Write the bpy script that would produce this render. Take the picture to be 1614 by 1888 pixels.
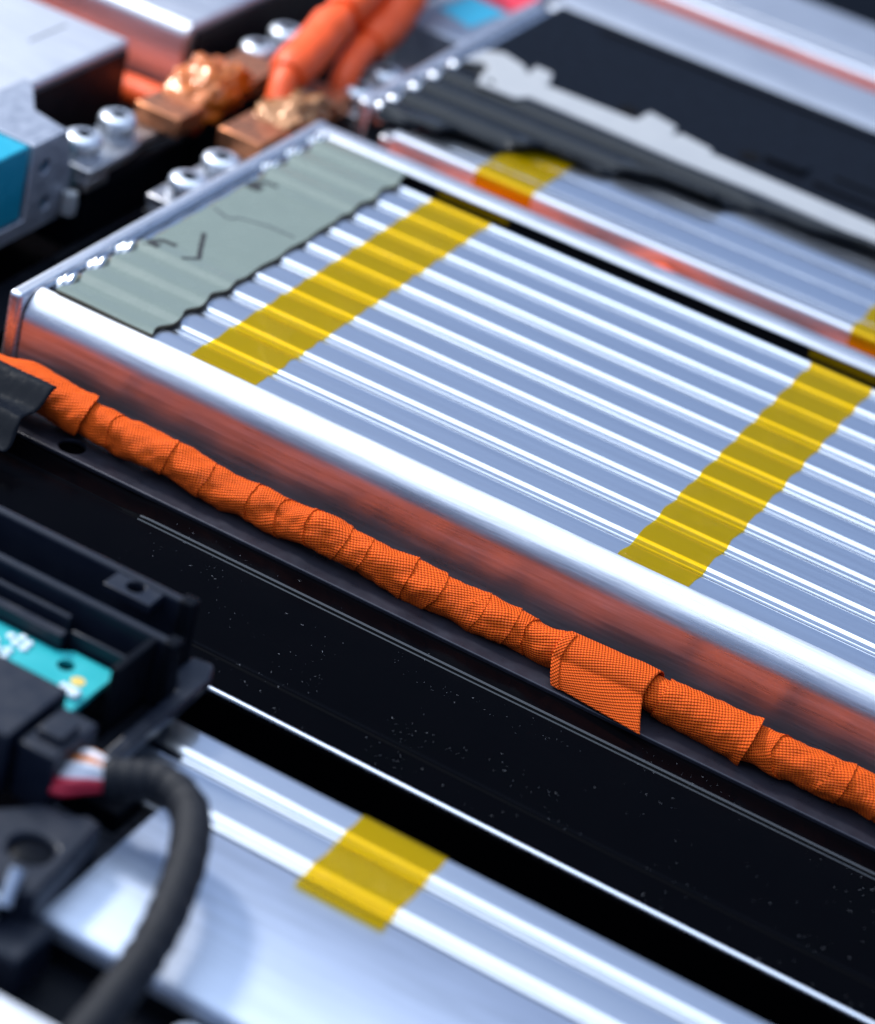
import bpy, bmesh, math, random
from mathutils import Vector, Matrix, noise

# ------------------------------------------------------------------ scene, camera, light
S = 0.001                       # everything below is written in millimetres
for o in list(bpy.data.objects):
    bpy.data.objects.remove(o, do_unlink=True)
sc = bpy.context.scene
C = sc.collection
random.seed(7)

cam_d = bpy.data.cameras.new('camera')
cam = bpy.data.objects.new('camera', cam_d)
C.objects.link(cam)
RIGHT = Vector((0.86478728, 0.45505973, 0.21228189))
DOWN = Vector((0.40655057, -0.38639261, -0.82789938))
FWD = Vector((-0.29471951, 0.80226018, -0.51915221))
CAM = Vector((271.73, -534.48, 335.32))
m = Matrix.Identity(4)
for i in range(3):
    m[i][0], m[i][1], m[i][2], m[i][3] = RIGHT[i], -DOWN[i], -FWD[i], CAM[i] * S
cam.matrix_world = m
cam_d.sensor_fit = 'HORIZONTAL'
cam_d.sensor_width = 36
cam_d.lens = 36 * 5012.15 / 1614
cam_d.clip_start = 0.02
cam_d.clip_end = 20
cam_d.dof.use_dof = True
cam_d.dof.focus_distance = 0.636
cam_d.dof.aperture_fstop = 10.0
cam_d.dof.aperture_blades = 9
sc.camera = cam

w = bpy.data.worlds.new('World')
sc.world = w
w.use_nodes = True
bg = w.node_tree.nodes['Background']
bg.inputs[0].default_value = (0.37, 0.56, 1.0, 1)
bg.inputs[1].default_value = 0.56

def area(name, loc, target, sx, sy, power, col):
    d = bpy.data.lights.new(name, 'AREA')
    d.shape = 'RECTANGLE'
    d.size, d.size_y = sx, sy
    d.energy = power
    d.color = col
    o = bpy.data.objects.new(name, d)
    C.objects.link(o)
    o.location = Vector(loc) * S
    o.rotation_euler = (Vector(target) - Vector(loc)).to_track_quat('-Z', 'Y').to_euler()
    return o
area('softbox_overhead', (-380, -90, 1040), (60, 40, 0), 1.9, 1.9, 21, (0.78, 0.89, 1.0))
area('lamp_left', (-900, 260, 820), (60, 40, 0), 0.16, 0.16, 18, (1.0, 0.97, 0.93))

sc.view_settings.view_transform = 'Standard'
sc.view_settings.look = 'None'
sc.view_settings.exposure = 0.0
sc.view_settings.gamma = 1.0
sc.cycles.max_bounces = 10
sc.cycles.transparent_max_bounces = 12
sc.cycles.caustics_reflective = False
sc.cycles.caustics_refractive = False
sc.cycles.sample_clamp_indirect = 6
sc.cycles.use_denoising = True

# ------------------------------------------------------------------ materials
M = {}
def nodes(name):
    mt = bpy.data.materials.new(name)
    mt.use_nodes = True
    nt = mt.node_tree
    return mt, nt, nt.nodes['Principled BSDF']
def N(nt, t, **kw):
    n = nt.nodes.new(t)
    for k, v in kw.items():
        setattr(n, k, v)
    return n
def mapping(nt, scale, coord='Object'):
    tc = N(nt, 'ShaderNodeTexCoord'); mp = N(nt, 'ShaderNodeMapping')
    mp.inputs['Scale'].default_value = scale
    nt.links.new(tc.outputs[coord], mp.inputs[0])
    return mp
def noise_tex(nt, scale3, s=1.0, detail=4, rough=0.55):
    mp = mapping(nt, scale3); n = N(nt, 'ShaderNodeTexNoise')
    n.inputs['Scale'].default_value = s; n.inputs['Detail'].default_value = detail
    n.inputs['Roughness'].default_value = rough
    nt.links.new(mp.outputs[0], n.inputs['Vector'])
    return n
def rng(nt, src, a, b, lo=0.3, hi=0.7):
    r = N(nt, 'ShaderNodeMapRange')
    r.inputs[1].default_value = lo; r.inputs[2].default_value = hi
    r.inputs[3].default_value = a; r.inputs[4].default_value = b
    nt.links.new(src, r.inputs[0])
    return r.outputs[0]
def bump(nt, src, strength, dist, target):
    b = N(nt, 'ShaderNodeBump')
    b.inputs['Strength'].default_value = strength; b.inputs['Distance'].default_value = dist
    nt.links.new(src, b.inputs['Height']); nt.links.new(b.outputs[0], target.inputs['Normal'])
    return b
def mix_col(nt, fac, a, b):
    x = N(nt, 'ShaderNodeMix', data_type='RGBA')
    nt.links.new(fac, x.inputs[0])
    x.inputs[6].default_value = (*a, 1); x.inputs[7].default_value = (*b, 1)
    return x.outputs[2]

def simple(name, col, rough, metal=0.0, spec=0.5, coat=0.0, nscale=300, var=0.12, bmp=0.0, rvar=0.1):
    mt, nt, p = nodes(name)
    n = noise_tex(nt, (1, 1, 1), nscale, 5)
    lo = tuple(c * (1 - var) for c in col); hi = tuple(min(1, c * (1 + var)) for c in col)
    nt.links.new(mix_col(nt, n.outputs[0], lo, hi), p.inputs['Base Color'])
    nt.links.new(rng(nt, n.outputs[0], max(.02, rough - rvar), rough + rvar), p.inputs['Roughness'])
    p.inputs['Metallic'].default_value = metal
    p.inputs['Specular IOR Level'].default_value = spec
    p.inputs['Coat Weight'].default_value = coat
    p.inputs['Coat Roughness'].default_value = 0.15
    if bmp:
        bump(nt, n.outputs[0], bmp, 0.0004, p)
    M[name] = mt
    return mt

def brushed(name, col, r0, r1, strength, axis=0, broad=0.36):
    mt, nt, p = nodes(name)
    sc3 = [650, 650, 650]; sc3[axis] = 34
    n = noise_tex(nt, sc3, 1.0, 6, 0.65)
    big = noise_tex(nt, (30, 60, 60), 1.0, 4)
    mul = N(nt, 'ShaderNodeMath', operation='ADD')
    nt.links.new(n.outputs[0], mul.inputs[0]); nt.links.new(big.outputs[0], mul.inputs[1])
    nt.links.new(rng(nt, mul.outputs[0], r0, r1, 0.7, 1.3), p.inputs['Roughness'])
    nt.links.new(mix_col(nt, rng(nt, n.outputs[0], 0, 1, .32, .66), tuple(c * .62 for c in col), tuple(min(1, c * 1.15) for c in col)), p.inputs['Base Color'])
    p.inputs['Metallic'].default_value = 1
    bump(nt, n.outputs[0], strength, 0.00009, p)
    g = N(nt, 'ShaderNodeBsdfPrincipled')
    g.inputs['Metallic'].default_value = 1
    g.inputs['Base Color'].default_value = (*col, 1)
    g.inputs['Roughness'].default_value = 0.52
    mx = N(nt, 'ShaderNodeMixShader'); mx.inputs[0].default_value = broad
    nt.links.new(p.outputs[0], mx.inputs[1]); nt.links.new(g.outputs[0], mx.inputs[2])
    nt.links.new(mx.outputs[0], nt.nodes['Material Output'].inputs[0])
    M[name] = mt
brushed('aluminium', (0.72, 0.73, 0.77), 0.22, 0.5, 1.4)
brushed('aluminium_end', (0.78, 0.79, 0.83), 0.22, 0.34, 0.3, axis=1)
brushed('aluminium_sheet', (0.62, 0.64, 0.69), 0.5, 0.62, 0.25, broad=.6)

brushed('aluminium_film', (0.50, 0.56, 0.68), 0.5, 0.62, 0.2, broad=.6)

def foil():
    mt, nt, p = nodes('foil')
    n = noise_tex(nt, (14, 220, 220), 1.0, 4)
    p.inputs['Metallic'].default_value = 1
    sc_ = noise_tex(nt, (9, 500, 500), 1.0, 6, .7)
    nt.links.new(mix_col(nt, rng(nt, sc_.outputs[0], 0, 1, .35, .6), (0.70, 0.72, 0.77), (0.92, 0.93, 0.95)), p.inputs['Base Color'])
    nt.links.new(rng(nt, n.outputs[0], 0.10, 0.17), p.inputs['Roughness'])
    g = N(nt, 'ShaderNodeBsdfPrincipled')
    g.inputs['Metallic'].default_value = 1
    g.inputs['Base Color'].default_value = (0.85, 0.87, 0.92, 1)
    g.inputs['Roughness'].default_value = 0.42
    mx = N(nt, 'ShaderNodeMixShader'); mx.inputs[0].default_value = 0.28
    out = nt.nodes['Material Output']
    nt.links.new(p.outputs[0], mx.inputs[1]); nt.links.new(g.outputs[0], mx.inputs[2])
    nt.links.new(mx.outputs[0], out.inputs[0])
    n2 = noise_tex(nt, (60, 260, 200), 1.0, 3)
    bump(nt, n2.outputs[0], 0.2, 0.0002, p)
    M['foil'] = mt
foil()

def kapton():
    mt, nt, p = nodes('kapton')
    p.inputs['Base Color'].default_value = (0.95, 0.64, 0.0, 1)
    p.inputs['Roughness'].default_value = 0.13
    n = noise_tex(nt, (1, 1, 1), 700, 5)
    big = noise_tex(nt, (1, 1, 1), 70, 2)
    sp = N(nt, 'ShaderNodeMath', operation='MULTIPLY')
    nt.links.new(rng(nt, big.outputs[0], 0.06, 1, .5, .62), sp.inputs[0]); nt.links.new(n.outputs[0], sp.inputs[1])
    bump(nt, sp.outputs[0], 0.9, 0.0005, p)
    tr = N(nt, 'ShaderNodeBsdfTransparent'); tr.inputs[0].default_value = (0.985, 0.72, 0.004, 1)
    mx = N(nt, 'ShaderNodeMixShader'); mx.inputs[0].default_value = 0.19
    out = nt.nodes['Material Output']
    nt.links.new(tr.outputs[0], mx.inputs[1]); nt.links.new(p.outputs[0], mx.inputs[2])
    gl = N(nt, 'ShaderNodeBsdfGlossy'); gl.inputs['Roughness'].default_value = 0.1
    b2 = bump(nt, sp.outputs[0], 1.0, 0.0009, gl)
    fr = N(nt, 'ShaderNodeFresnel'); fr.inputs[0].default_value = 1.5
    m2 = N(nt, 'ShaderNodeMixShader')
    fm = N(nt, 'ShaderNodeMath', operation='MULTIPLY'); fm.inputs[1].default_value = 0.12
    nt.links.new(fr.outputs[0], fm.inputs[0]); nt.links.new(fm.outputs[0], m2.inputs[0]); nt.links.new(mx.outputs[0], m2.inputs[1]); nt.links.new(gl.outputs[0], m2.inputs[2])
    nt.links.new(m2.outputs[0], out.inputs[0])
    M['kapton'] = mt
kapton()

def cloth(name, col, dark, k):
    mt, nt, p = nodes(name)
    tc = N(nt, 'ShaderNodeUVMap'); sep = N(nt, 'ShaderNodeSeparateXYZ')
    nt.links.new(tc.outputs[0], sep.inputs[0])
    def sn(inp, mul, off=0.0):
        a = N(nt, 'ShaderNodeMath', operation='MULTIPLY_ADD'); a.inputs[1].default_value = mul; a.inputs[2].default_value = off
        nt.links.new(inp, a.inputs[0])
        s = N(nt, 'ShaderNodeMath', operation='SINE'); nt.links.new(a.outputs[0], s.inputs[0])
        return s.outputs[0]
    mu = N(nt, 'ShaderNodeMath', operation='MULTIPLY')
    nt.links.new(sn(sep.outputs[0], k), mu.inputs[0]); nt.links.new(sn(sep.outputs[1], k), mu.inputs[1])
    fine = noise_tex(nt, (1, 1, 1), 500, 5)
    h = rng(nt, mu.outputs[0], 0, 1, -0.75, 0.6)
    c = mix_col(nt, h, dark, col)
    vary = N(nt, 'ShaderNodeMix', data_type='RGBA', blend_type='MULTIPLY'); vary.inputs[0].default_value = 0.2
    nt.links.new(c, vary.inputs[6]); nt.links.new(fine.outputs[0], vary.inputs[7])
    gain = N(nt, 'ShaderNodeMix', data_type='RGBA', blend_type='MULTIPLY'); gain.inputs[0].default_value = 1
    nt.links.new(vary.outputs[2], gain.inputs[6]); gain.inputs[7].default_value = (1.2, 1.2, 1.2, 1)
    nt.links.new(gain.outputs[2], p.inputs['Base Color'])
    p.inputs['Roughness'].default_value = 0.62
    p.inputs['Specular IOR Level'].default_value = 0.18
    p.inputs['Sheen Weight'].default_value = 0.0
    p.inputs['Sheen Tint'].default_value = (1, .6, .3, 1)
    bump(nt, h, 1.0, 0.0004, p)
    M[name] = mt
cloth('orange_cloth', (1.0, 0.15, 0.007), (0.66, 0.055, 0.003), 2 * math.pi / 1.0)
simple('orange_rubber', (0.95, 0.10, 0.012), 0.48, nscale=260, bmp=0.5)
simple('coat_black', (0.0012, 0.0012, 0.0018), 0.16, spec=0.022, nscale=60, rvar=0.04)
simple('coat_edge', (0.008, 0.010, 0.016), 0.22, spec=0.7, nscale=60, rvar=0.04)  # paler, glossier copy of the black coat, brings out the bead highlights
simple('flange_dark', (0.030, 0.030, 0.042), 0.34, metal=0.35, spec=0.4, nscale=200, var=.3)
simple('plastic_black', (0.005, 0.006, 0.009), 0.36, spec=0.05, nscale=250, bmp=0.1)
simple('plastic_grey', (0.008, 0.011, 0.021), 0.4, spec=0.35, nscale=250, bmp=0.1)
simple('film_black', (0.004, 0.005, 0.007), 0.2, spec=0.45, nscale=120, bmp=0.1)
simple('foil_black', (0.006, 0.007, 0.010), 0.26, spec=0.1, nscale=500, bmp=0.3)
simple('foam_black', (0.004, 0.004, 0.005), 0.9, spec=0.1)
simple('seal_grey', (0.185, 0.222, 0.188), 0.26, spec=0.5, nscale=120, var=.06, rvar=.04)
simple('seal_edge', (0.30, 0.24, 0.15), 0.7)
simple('slit_dark', (0.012, 0.014, 0.016), 0.7)
simple('slit_soft', (0.06, 0.075, 0.08), 0.7)
simple('steel', (0.74, 0.76, 0.80), 0.28, metal=1.0, nscale=400, var=.06)
simple('steel_dull', (0.42, 0.42, 0.44), 0.42, metal=1.0, nscale=300, var=.15)
simple('zinc', (0.72, 0.76, 0.82), 0.38, metal=0.85, nscale=400, var=.06)
simple('tab_steel', (0.80, 0.80, 0.80), 0.12, metal=1.0, nscale=300, var=.1, rvar=.05)
simple('copper', (0.66, 0.25, 0.115), 0.34, metal=0.85, nscale=260, var=.25, bmp=0.1)
simple('amber_film', (0.60, 0.14, 0.005), 0.2, metal=0.12, spec=0.6, coat=0.6, nscale=200, var=.4)
simple('tan_film', (0.40, 0.17, 0.06), 0.22, metal=0.25, spec=0.5, coat=0.3, nscale=200, var=.35)
simple('teal', (0.006, 0.31, 0.44), 0.45, nscale=300, var=.08)
simple('pcb', (0.012, 0.38, 0.40), 0.4, nscale=150, var=.15)
simple('solder', (0.75, 0.85, 0.9), 0.35, metal=0.2)
simple('gold', (0.95, 0.62, 0.15), 0.35, metal=0.3)
simple('white_plastic', (0.39, 0.395, 0.40), 0.45, nscale=150, var=.05)
simple('wire_white', (0.75, 0.76, 0.82), 0.45)
simple('wire_orange', (0.75, 0.22, 0.03), 0.45)
simple('wire_red', (0.55, 0.02, 0.05), 0.45)
simple('sleeve_black', (0.007, 0.008, 0.012), 0.65, spec=0.3, nscale=1500, bmp=0.5)
simple('label_cyan', (0.07, 0.6, 0.8), 0.5)
simple('label_red', (0.75, 0.04, 0.07), 0.5)
simple('grey_metal', (0.40, 0.43, 0.50), 0.4, metal=0.6)
simple('wall_dark_reflection', (0.012, 0.010, 0.012), 0.4, metal=0.0, spec=0.2)  # dark colour stands in for aluminium end walls reflecting the dark gap
simple('lint', (0.3, 0.31, 0.34), 0.9)

# ------------------------------------------------------------------ mesh helpers
ORG = {}
class MB:
    def __init__(s):
        s.v, s.f, s.mi, s.uv = [], [], [], {}
    def add(s, vs, fs, mi=0):
        b = len(s.v)
        s.v += [tuple(q) for q in vs]
        for f in fs:
            s.f.append(tuple(b + i for i in f)); s.mi.append(mi)
        return s
    def box(s, x0, x1, y0, y1, z0, z1, mi=0):
        vs = [(x, y, z) for z in (z0, z1) for y in (y0, y1) for x in (x0, x1)]
        return s.add(vs, [(0, 2, 3, 1), (4, 5, 7, 6), (0, 1, 5, 4), (2, 6, 7, 3), (0, 4, 6, 2), (1, 3, 7, 5)], mi)
    def grid(s, fn, nu, nv, closed=False, mi=0, flip=False, uvfn=None):
        b = len(s.v)
        for i in range(nu + 1):
            for j in range(nv if closed else nv + 1):
                s.v.append(tuple(fn(i / nu, j / nv)))
        W = nv if closed else nv + 1
        for i in range(nu):
            for j in range(nv):
                j2 = (j + 1) % W if closed else j + 1
                q = (b + i * W + j, b + i * W + j2, b + (i + 1) * W + j2, b + (i + 1) * W + j)
                fi = len(s.f)
                if uvfn:
                    uvs = [uvfn(i / nu, j / nv), uvfn(i / nu, (j + 1) / nv), uvfn((i + 1) / nu, (j + 1) / nv), uvfn((i + 1) / nu, j / nv)]
                    s.uv[fi] = uvs[::-1] if flip else uvs
                s.f.append(q[::-1] if flip else q); s.mi.append(mi)
        return s
    def ext(s, prof, x0, x1, nx=1, wob=None, caps=True, mi=0):
        """closed (y,z) profile, counter-clockwise seen from +x, swept along x"""
        n = len(prof); b = len(s.v)
        for i in range(nx + 1):
            x = x0 + (x1 - x0) * i / nx
            for k, (y, z) in enumerate(prof):
                dz = wob(x, y, z) if wob else 0
                s.v.append((x, y, z + dz))
        for i in range(nx):
            for k in range(n):
                k2 = (k + 1) % n
                s.f.append((b + i * n + k, b + i * n + k2, b + (i + 1) * n + k2, b + (i + 1) * n + k)); s.mi.append(mi)
        if caps:
            s.f.append(tuple(b + k for k in range(n))[::-1]); s.mi.append(mi)
            s.f.append(tuple(b + nx * n + k for k in range(n))); s.mi.append(mi)
        return s
    def tube(s, pts, rads, n=16, caps=True, mi=0, fn=None):
        pts = [Vector(p) for p in pts]; b = len(s.v); up = None
        for i, p in enumerate(pts):
            t = (pts[min(i + 1, len(pts) - 1)] - pts[max(i - 1, 0)]).normalized()
            if up is None:
                up = Vector((0, 0, 1)) if abs(t.z) < .9 else Vector((1, 0, 0))
            side = t.cross(up).normalized(); up = side.cross(t).normalized()
            r = rads[i] if isinstance(rads, (list, tuple)) else rads
            for k in range(n):
                a = 2 * math.pi * k / n
                rr = r * (fn(i, a) if fn else 1)
                s.v.append(tuple(p + side * math.cos(a) * rr + up * math.sin(a) * rr))
        for i in range(len(pts) - 1):
            for k in range(n):
                k2 = (k + 1) % n
                s.f.append((b + i * n + k, b + i * n + k2, b + (i + 1) * n + k2, b + (i + 1) * n + k)); s.mi.append(mi)
        if caps:
            s.f.append(tuple(b + k for k in range(n))[::-1]); s.mi.append(mi)
            e = b + (len(pts) - 1) * n
            s.f.append(tuple(e + k for k in range(n))); s.mi.append(mi)
        return s
    def lathe(s, cx, cy, prof, n=32, mod=None, mi=0):
        b = len(s.v)
        for i, (r, z) in enumerate(prof):
            for k in range(n):
                a = 2 * math.pi * k / n
                rr = r * (mod(i, a) if mod else 1)
                s.v.append((cx + rr * math.cos(a), cy + rr * math.sin(a), z))
        for i in range(len(prof) - 1):
            for k in range(n):
                k2 = (k + 1) % n
                s.f.append((b + i * n + k, b + i * n + k2, b + (i + 1) * n + k2, b + (i + 1) * n + k)); s.mi.append(mi)
        s.f.append(tuple(b + k for k in range(n))[::-1]); s.mi.append(mi)
        e = b + (len(prof) - 1) * n
        s.f.append(tuple(e + k for k in range(n))); s.mi.append(mi)
        return s
    def prism(s, outer, z0, z1, holes=(), mi=0, frame=None):
        """flat polygon with holes given thickness; frame maps (a,b,c) to world"""
        bm = bmesh.new(); es = []
        for loop in [outer, *holes]:
            vs = [bm.verts.new((p[0], p[1], 0)) for p in loop]
            es += [bm.edges.new((vs[i], vs[(i + 1) % len(vs)])) for i in range(len(vs))]
        bmesh.ops.triangle_fill(bm, use_beauty=True, use_dissolve=False, edges=es, normal=(0, 0, 1))
        bm.verts.index_update()
        F = frame or (lambda a, b_, c: (a, b_, c))
        b = len(s.v); n = len(bm.verts)
        s.v += [F(v.co.x, v.co.y, z0) for v in bm.verts] + [F(v.co.x, v.co.y, z1) for v in bm.verts]
        for f in bm.faces:
            ids = [v.index for v in f.verts]
            if f.normal.z < 0:
                ids = ids[::-1]
            s.f.append(tuple(b + n + i for i in ids)); s.mi.append(mi)
            s.f.append(tuple(b + i for i in ids[::-1])); s.mi.append(mi)
        for e in bm.edges:
            if len(e.link_faces) == 1:
                f = e.link_faces[0]; i, j = e.verts[0].index, e.verts[1].index
                ids = [v.index for v in f.verts]
                if f.normal.z < 0:
                    ids = ids[::-1]
                if ids[(ids.index(i) + 1) % len(ids)] != j:
                    i, j = j, i
                s.f.append((b + i, b + j, b + n + j, b + n + i)); s.mi.append(mi)
        bm.free()
        return s
    def build(s, name, mats, parent=None, smooth=True, angle=35, bevel=0, seg=2, solid=0, sub=0):
        if isinstance(mats, str):
            mats = [mats]
        if parent is not None:
            org = ORG[parent.name]
        else:
            xs = [q[0] for q in s.v]; ys = [q[1] for q in s.v]; zs = [q[2] for q in s.v]
            org = ((min(xs) + max(xs)) / 2, (min(ys) + max(ys)) / 2, min(zs))
        me = bpy.data.meshes.new(name)
        me.from_pydata([((q[0] - org[0]) * S, (q[1] - org[1]) * S, (q[2] - org[2]) * S) for q in s.v], [], s.f)
        for k in mats:
            me.materials.append(M[k])
        me.polygons.foreach_set('material_index', s.mi)
        if s.uv:
            ul = me.uv_layers.new(name='UVMap')
            for fi, uvs in s.uv.items():
                for li, c in zip(me.polygons[fi].loop_indices, uvs):
                    ul.data[li].uv = c
        if smooth:
            me.polygons.foreach_set('use_smooth', [True] * len(me.polygons))
            me.set_sharp_from_angle(angle=math.radians(angle))
        me.update()
        o = bpy.data.objects.new(name, me)
        C.objects.link(o)
        if parent is not None:
            o.parent = parent
        else:
            o.location = Vector(org) * S
        ORG[o.name] = org
        if solid:
            md = o.modifiers.new('thickness', 'SOLIDIFY'); md.thickness = solid * S; md.offset = 0
        if bevel:
            md = o.modifiers.new('bevel', 'BEVEL'); md.width = bevel * S; md.segments = seg
            md.limit_method = 'ANGLE'; md.angle_limit = math.radians(40); md.harden_normals = False
        if sub:
            md = o.modifiers.new('sub', 'SUBSURF'); md.levels = sub; md.render_levels = sub
        return o

def tag(o, label, cat, group=None):
    o['label'] = label; o['category'] = cat
    if group:
        o['group'] = group
    return o
def struct(o):
    o['kind'] = 'structure'
    return o
def thing(name, label, cat, loc, group=None):
    o = bpy.data.objects.new(name, None)
    o.empty_display_size = 0.01
    C.objects.link(o)
    o.location = Vector(loc) * S
    ORG[o.name] = tuple(loc)
    return tag(o, label, cat, group)
def lerp(a, b, t): return a + (b - a) * t
def interp(tab, x):
    if x <= tab[0][0]: return tab[0][1]
    for (a, va), (b, vb) in zip(tab, tab[1:]):
        if x <= b:
            t = (x - a) / (b - a); t = t * t * (3 - 2 * t)
            return lerp(va, vb, t)
    return tab[-1][1]
def nz(*q): return noise.noise(Vector(q))
def circle(cx, cy, r, n=28): return [(cx + r * math.cos(2 * math.pi * k / n), cy + r * math.sin(2 * math.pi * k / n)) for k in range(n)]

# ------------------------------------------------------------------ setting: tray floor and the black cross beam
struct(MB().box(-420, 420, -420, 620, -66, -62).build('tray_floor', 'coat_black', smooth=False))

def beam_z(x, y):
    z = -24.0
    amp = interp([(8, .12), (19, 1.0)], x)
    t = min(1, max(0, (y + 38.9) / 1.0)); z += amp * 0.5 * (t * t * (3 - 2 * t))
    z += amp * .3 * (math.exp(-((y + 37.75) / .2) ** 2) + math.exp(-((y + 39.0) / .16) ** 2))
    z += 0.16 * math.exp(-((y + 73) / 0.9) ** 2)
    if y < -84.2:
        d = min(1.6, -84.2 - y); z -= 1.6 - math.sqrt(max(0, 1.6 ** 2 - d ** 2))
    return z
b = MB()
ys = [-12, -20, -30, -36] + [-37.0 - .1 * k for k in range(26)] + [-42, -48, -56, -64, -69] + [-71 - .25 * k for k in range(17)] + [-77, -80, -82, -83.5, -84.2] + [-84.2 - 1.6 * math.sin(math.radians(a)) for a in range(10, 91, 10)]
xs = [-80, -60, -40, -20, 0] + [6 + k for k in range(16)] + list(range(30, 361, 15))
nb = len(ys)
for x in xs:
    for y in ys:
        b.v.append((x, y, beam_z(x, y)))
    b.v.append((x, -85.8, -61.5)); b.v.append((x, -12, -61.5))
n = nb + 2
for i in range(len(xs) - 1):
    for k in range(n):
        k2 = (k + 1) % n
        b.f.append((i * n + k, (i + 1) * n + k, (i + 1) * n + k2, i * n + k2))
        yk = ys[k] if k < nb else -99
        b.mi.append(1 if ((-38.1 < yk < -37.3 or -39.2 < yk < -38.6) and xs[i] > 14) else 0)
b.f.append(tuple(range(n))); b.mi.append(0)
b.f.append(tuple((len(xs) - 1) * n + k for k in range(n))[::-1]); b.mi.append(0)
beam = tag(b.build('cross_beam', ['coat_black', 'coat_edge'], angle=50), 'long glossy black coated cross beam with dust between the two silver modules', 'beam')
MB().tube([(x, -84.9 + .05 * nz(x * .05, 1, 1), -24.1) for x in range(-80, 361, 10)], .8, 14).build('edge_highlight', 'steel', beam, angle=80)  # steel rod added to carry the highlight line of the rounded beam edge

# ------------------------------------------------------------------ battery module parts
PITCH = 13.45
def cell_profile(width=PITCH, variant=0):
    deep = -7
    if variant == 3:            # softly rounded cells
        top = [(0.25, -2.4), (0.4, -.5), (0.9, -.34), (1.6, -.24), (2.4, -.15), (3.4, -.06), (4.4, 0.0), (7, 0.02)]
    else:
        gap = [.25, .5, .12][variant]
        top = [(gap, -2.6), (gap + .02, -.85), (0.86, -.76), (0.93, -.70), (1.0, -.665), (1.06, -.65), (1.12, -.648), (1.25, -.645), (2.4, -.54), (2.52, -.535), (2.57, -.53), (2.64, -.49), (2.9, -.33), (3.2, -.14), (3.34, -.06), (3.44, -.01), (3.5, 0.0), (3.6, 0.0), (4.2, 0.01), (7, 0.02)]
    if width < PITCH:
        top = [q for q in top if q[0] < width - 1.0] + [(width - .8, 0.0), (width - .3, -.3), (width, -1.2)]
        return [(top[0][0], deep)] + top + [(width, deep)], top
    top += [(9, 0.01), (10.8, -0.02), (11.7, -0.12), (12.5, -.32), (13.0, -.62), (13.2, -.95), (13.25, -2.6)]
    return [(top[0][0], deep)] + top + [(13.25, deep)], top
def height(y, g0, ncell, wlast):
    k = int((y - g0) // PITCH); k = max(0, min(ncell - 1, k))
    t = y - g0 - k * PITCH
    _, top = cell_profile(wlast if k == ncell - 1 and wlast else PITCH, 0)
    if t <= top[0][0]: return top[0][1]
    for (a, za), (c, zc) in zip(top, top[1:]):
        if t <= c: return lerp(za, zc, (t - a) / (c - a))
    return top[-1][1]
def add_cells(root, x0, x1, g0, ncell, wlast, z0=0.0, xs=45, soft=False, ymin=None):
    for k in range(ncell):
        wd = wlast if (k == ncell - 1 and wlast) else PITCH
        prof, _ = cell_profile(wd, 3 if soft else random.choice((0, 1, 2, 2)))
        g = g0 + k * PITCH; sd = random.uniform(0, 50)
        pr = [(y + g, z + z0) for y, z in prof][::-1]
        if ymin is not None and g < ymin:
            pr = [q for q in pr if q[0] > ymin + .1]
            pr += [(ymin, pr[-1][1]), (ymin, -7 + z0)]
        MB().ext(pr, x0, x1, xs, wob=lambda x, y, z: (0.09 * nz(x * .015, sd, y * .05) + 0.012 * nz(x * .08, sd, y * .2)) + .16 * nz(x * .011, sd, 3) * (1 if -.58 < z < -.05 else 0) if z > -6 else 0).build('cell', 'foil', root, angle=22)
def tape_surface(g0, ncell, wlast):
    """upper envelope of the cells: the tape bridges the grooves"""
    tab = []
    y = g0
    hs = [(g0 + .1 * i, height(g0 + .1 * i, g0, ncell, wlast)) for i in range(int((ncell * PITCH + 8) / .1))]
    zz = [h for _, h in hs]
    env = [max(zz[max(0, i - 9):i + 10]) - 0.0 for i in range(len(zz))]
    sm = [sum(env[max(0, i - 8):i + 9]) / len(env[max(0, i - 8):i + 9]) for i in range(len(env))]
    out = [max(s_, z_) + .10 for s_, z_ in zip(sm, zz)]
    return lambda y: out[max(0, min(len(out) - 1, int(round((y - g0) / .1))))]
def add_tape(root, name, xa, xb, yz, seed, kn=1.0):
    """yz: list of (y,z) path; the edges wander slightly and the film creases"""
    n = len(yz)
    def fn(u, v):
        i = min(n - 1, int(round(v * (n - 1)))); y, z = yz[i]
        e0 = xa + 0.35 * nz(y * .25, seed, 1) * kn + .25 * math.sin(y * 2 * math.pi / PITCH + seed)
        e1 = xb + 0.35 * nz(y * .25, seed, 9) * kn + .25 * math.sin(y * 2 * math.pi / PITCH + seed)
        x = lerp(e0, e1, u)
        return (x, y, z + 0.05 * nz(x * .3, y * .6, seed) + .05 * abs(nz(x * .9 + seed, y * 1.4, 2)))
    return MB().grid(fn, 16, n - 1, flip=True).build(name, 'kapton', root, angle=80)
def arc(cy, cz, r, a0, a1, n):
    return [(cy + r * math.cos(math.radians(lerp(a0, a1, i / n))), cz + r * math.sin(math.radians(lerp(a0, a1, i / n)))) for i in range(n + 1)]

# ---- the main module
main = thing('battery_module', 'large silver battery module in the middle with grey green seal plate and two yellow tapes', 'battery module', (120, 70, -24), 'silver battery modules in the tray')
G0, NC, WL = 8.95 - PITCH, 11, 5.0
XL, XR = -38, 330
add_cells(main, XL, XR, G0, NC, WL, ymin=.05)
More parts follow.
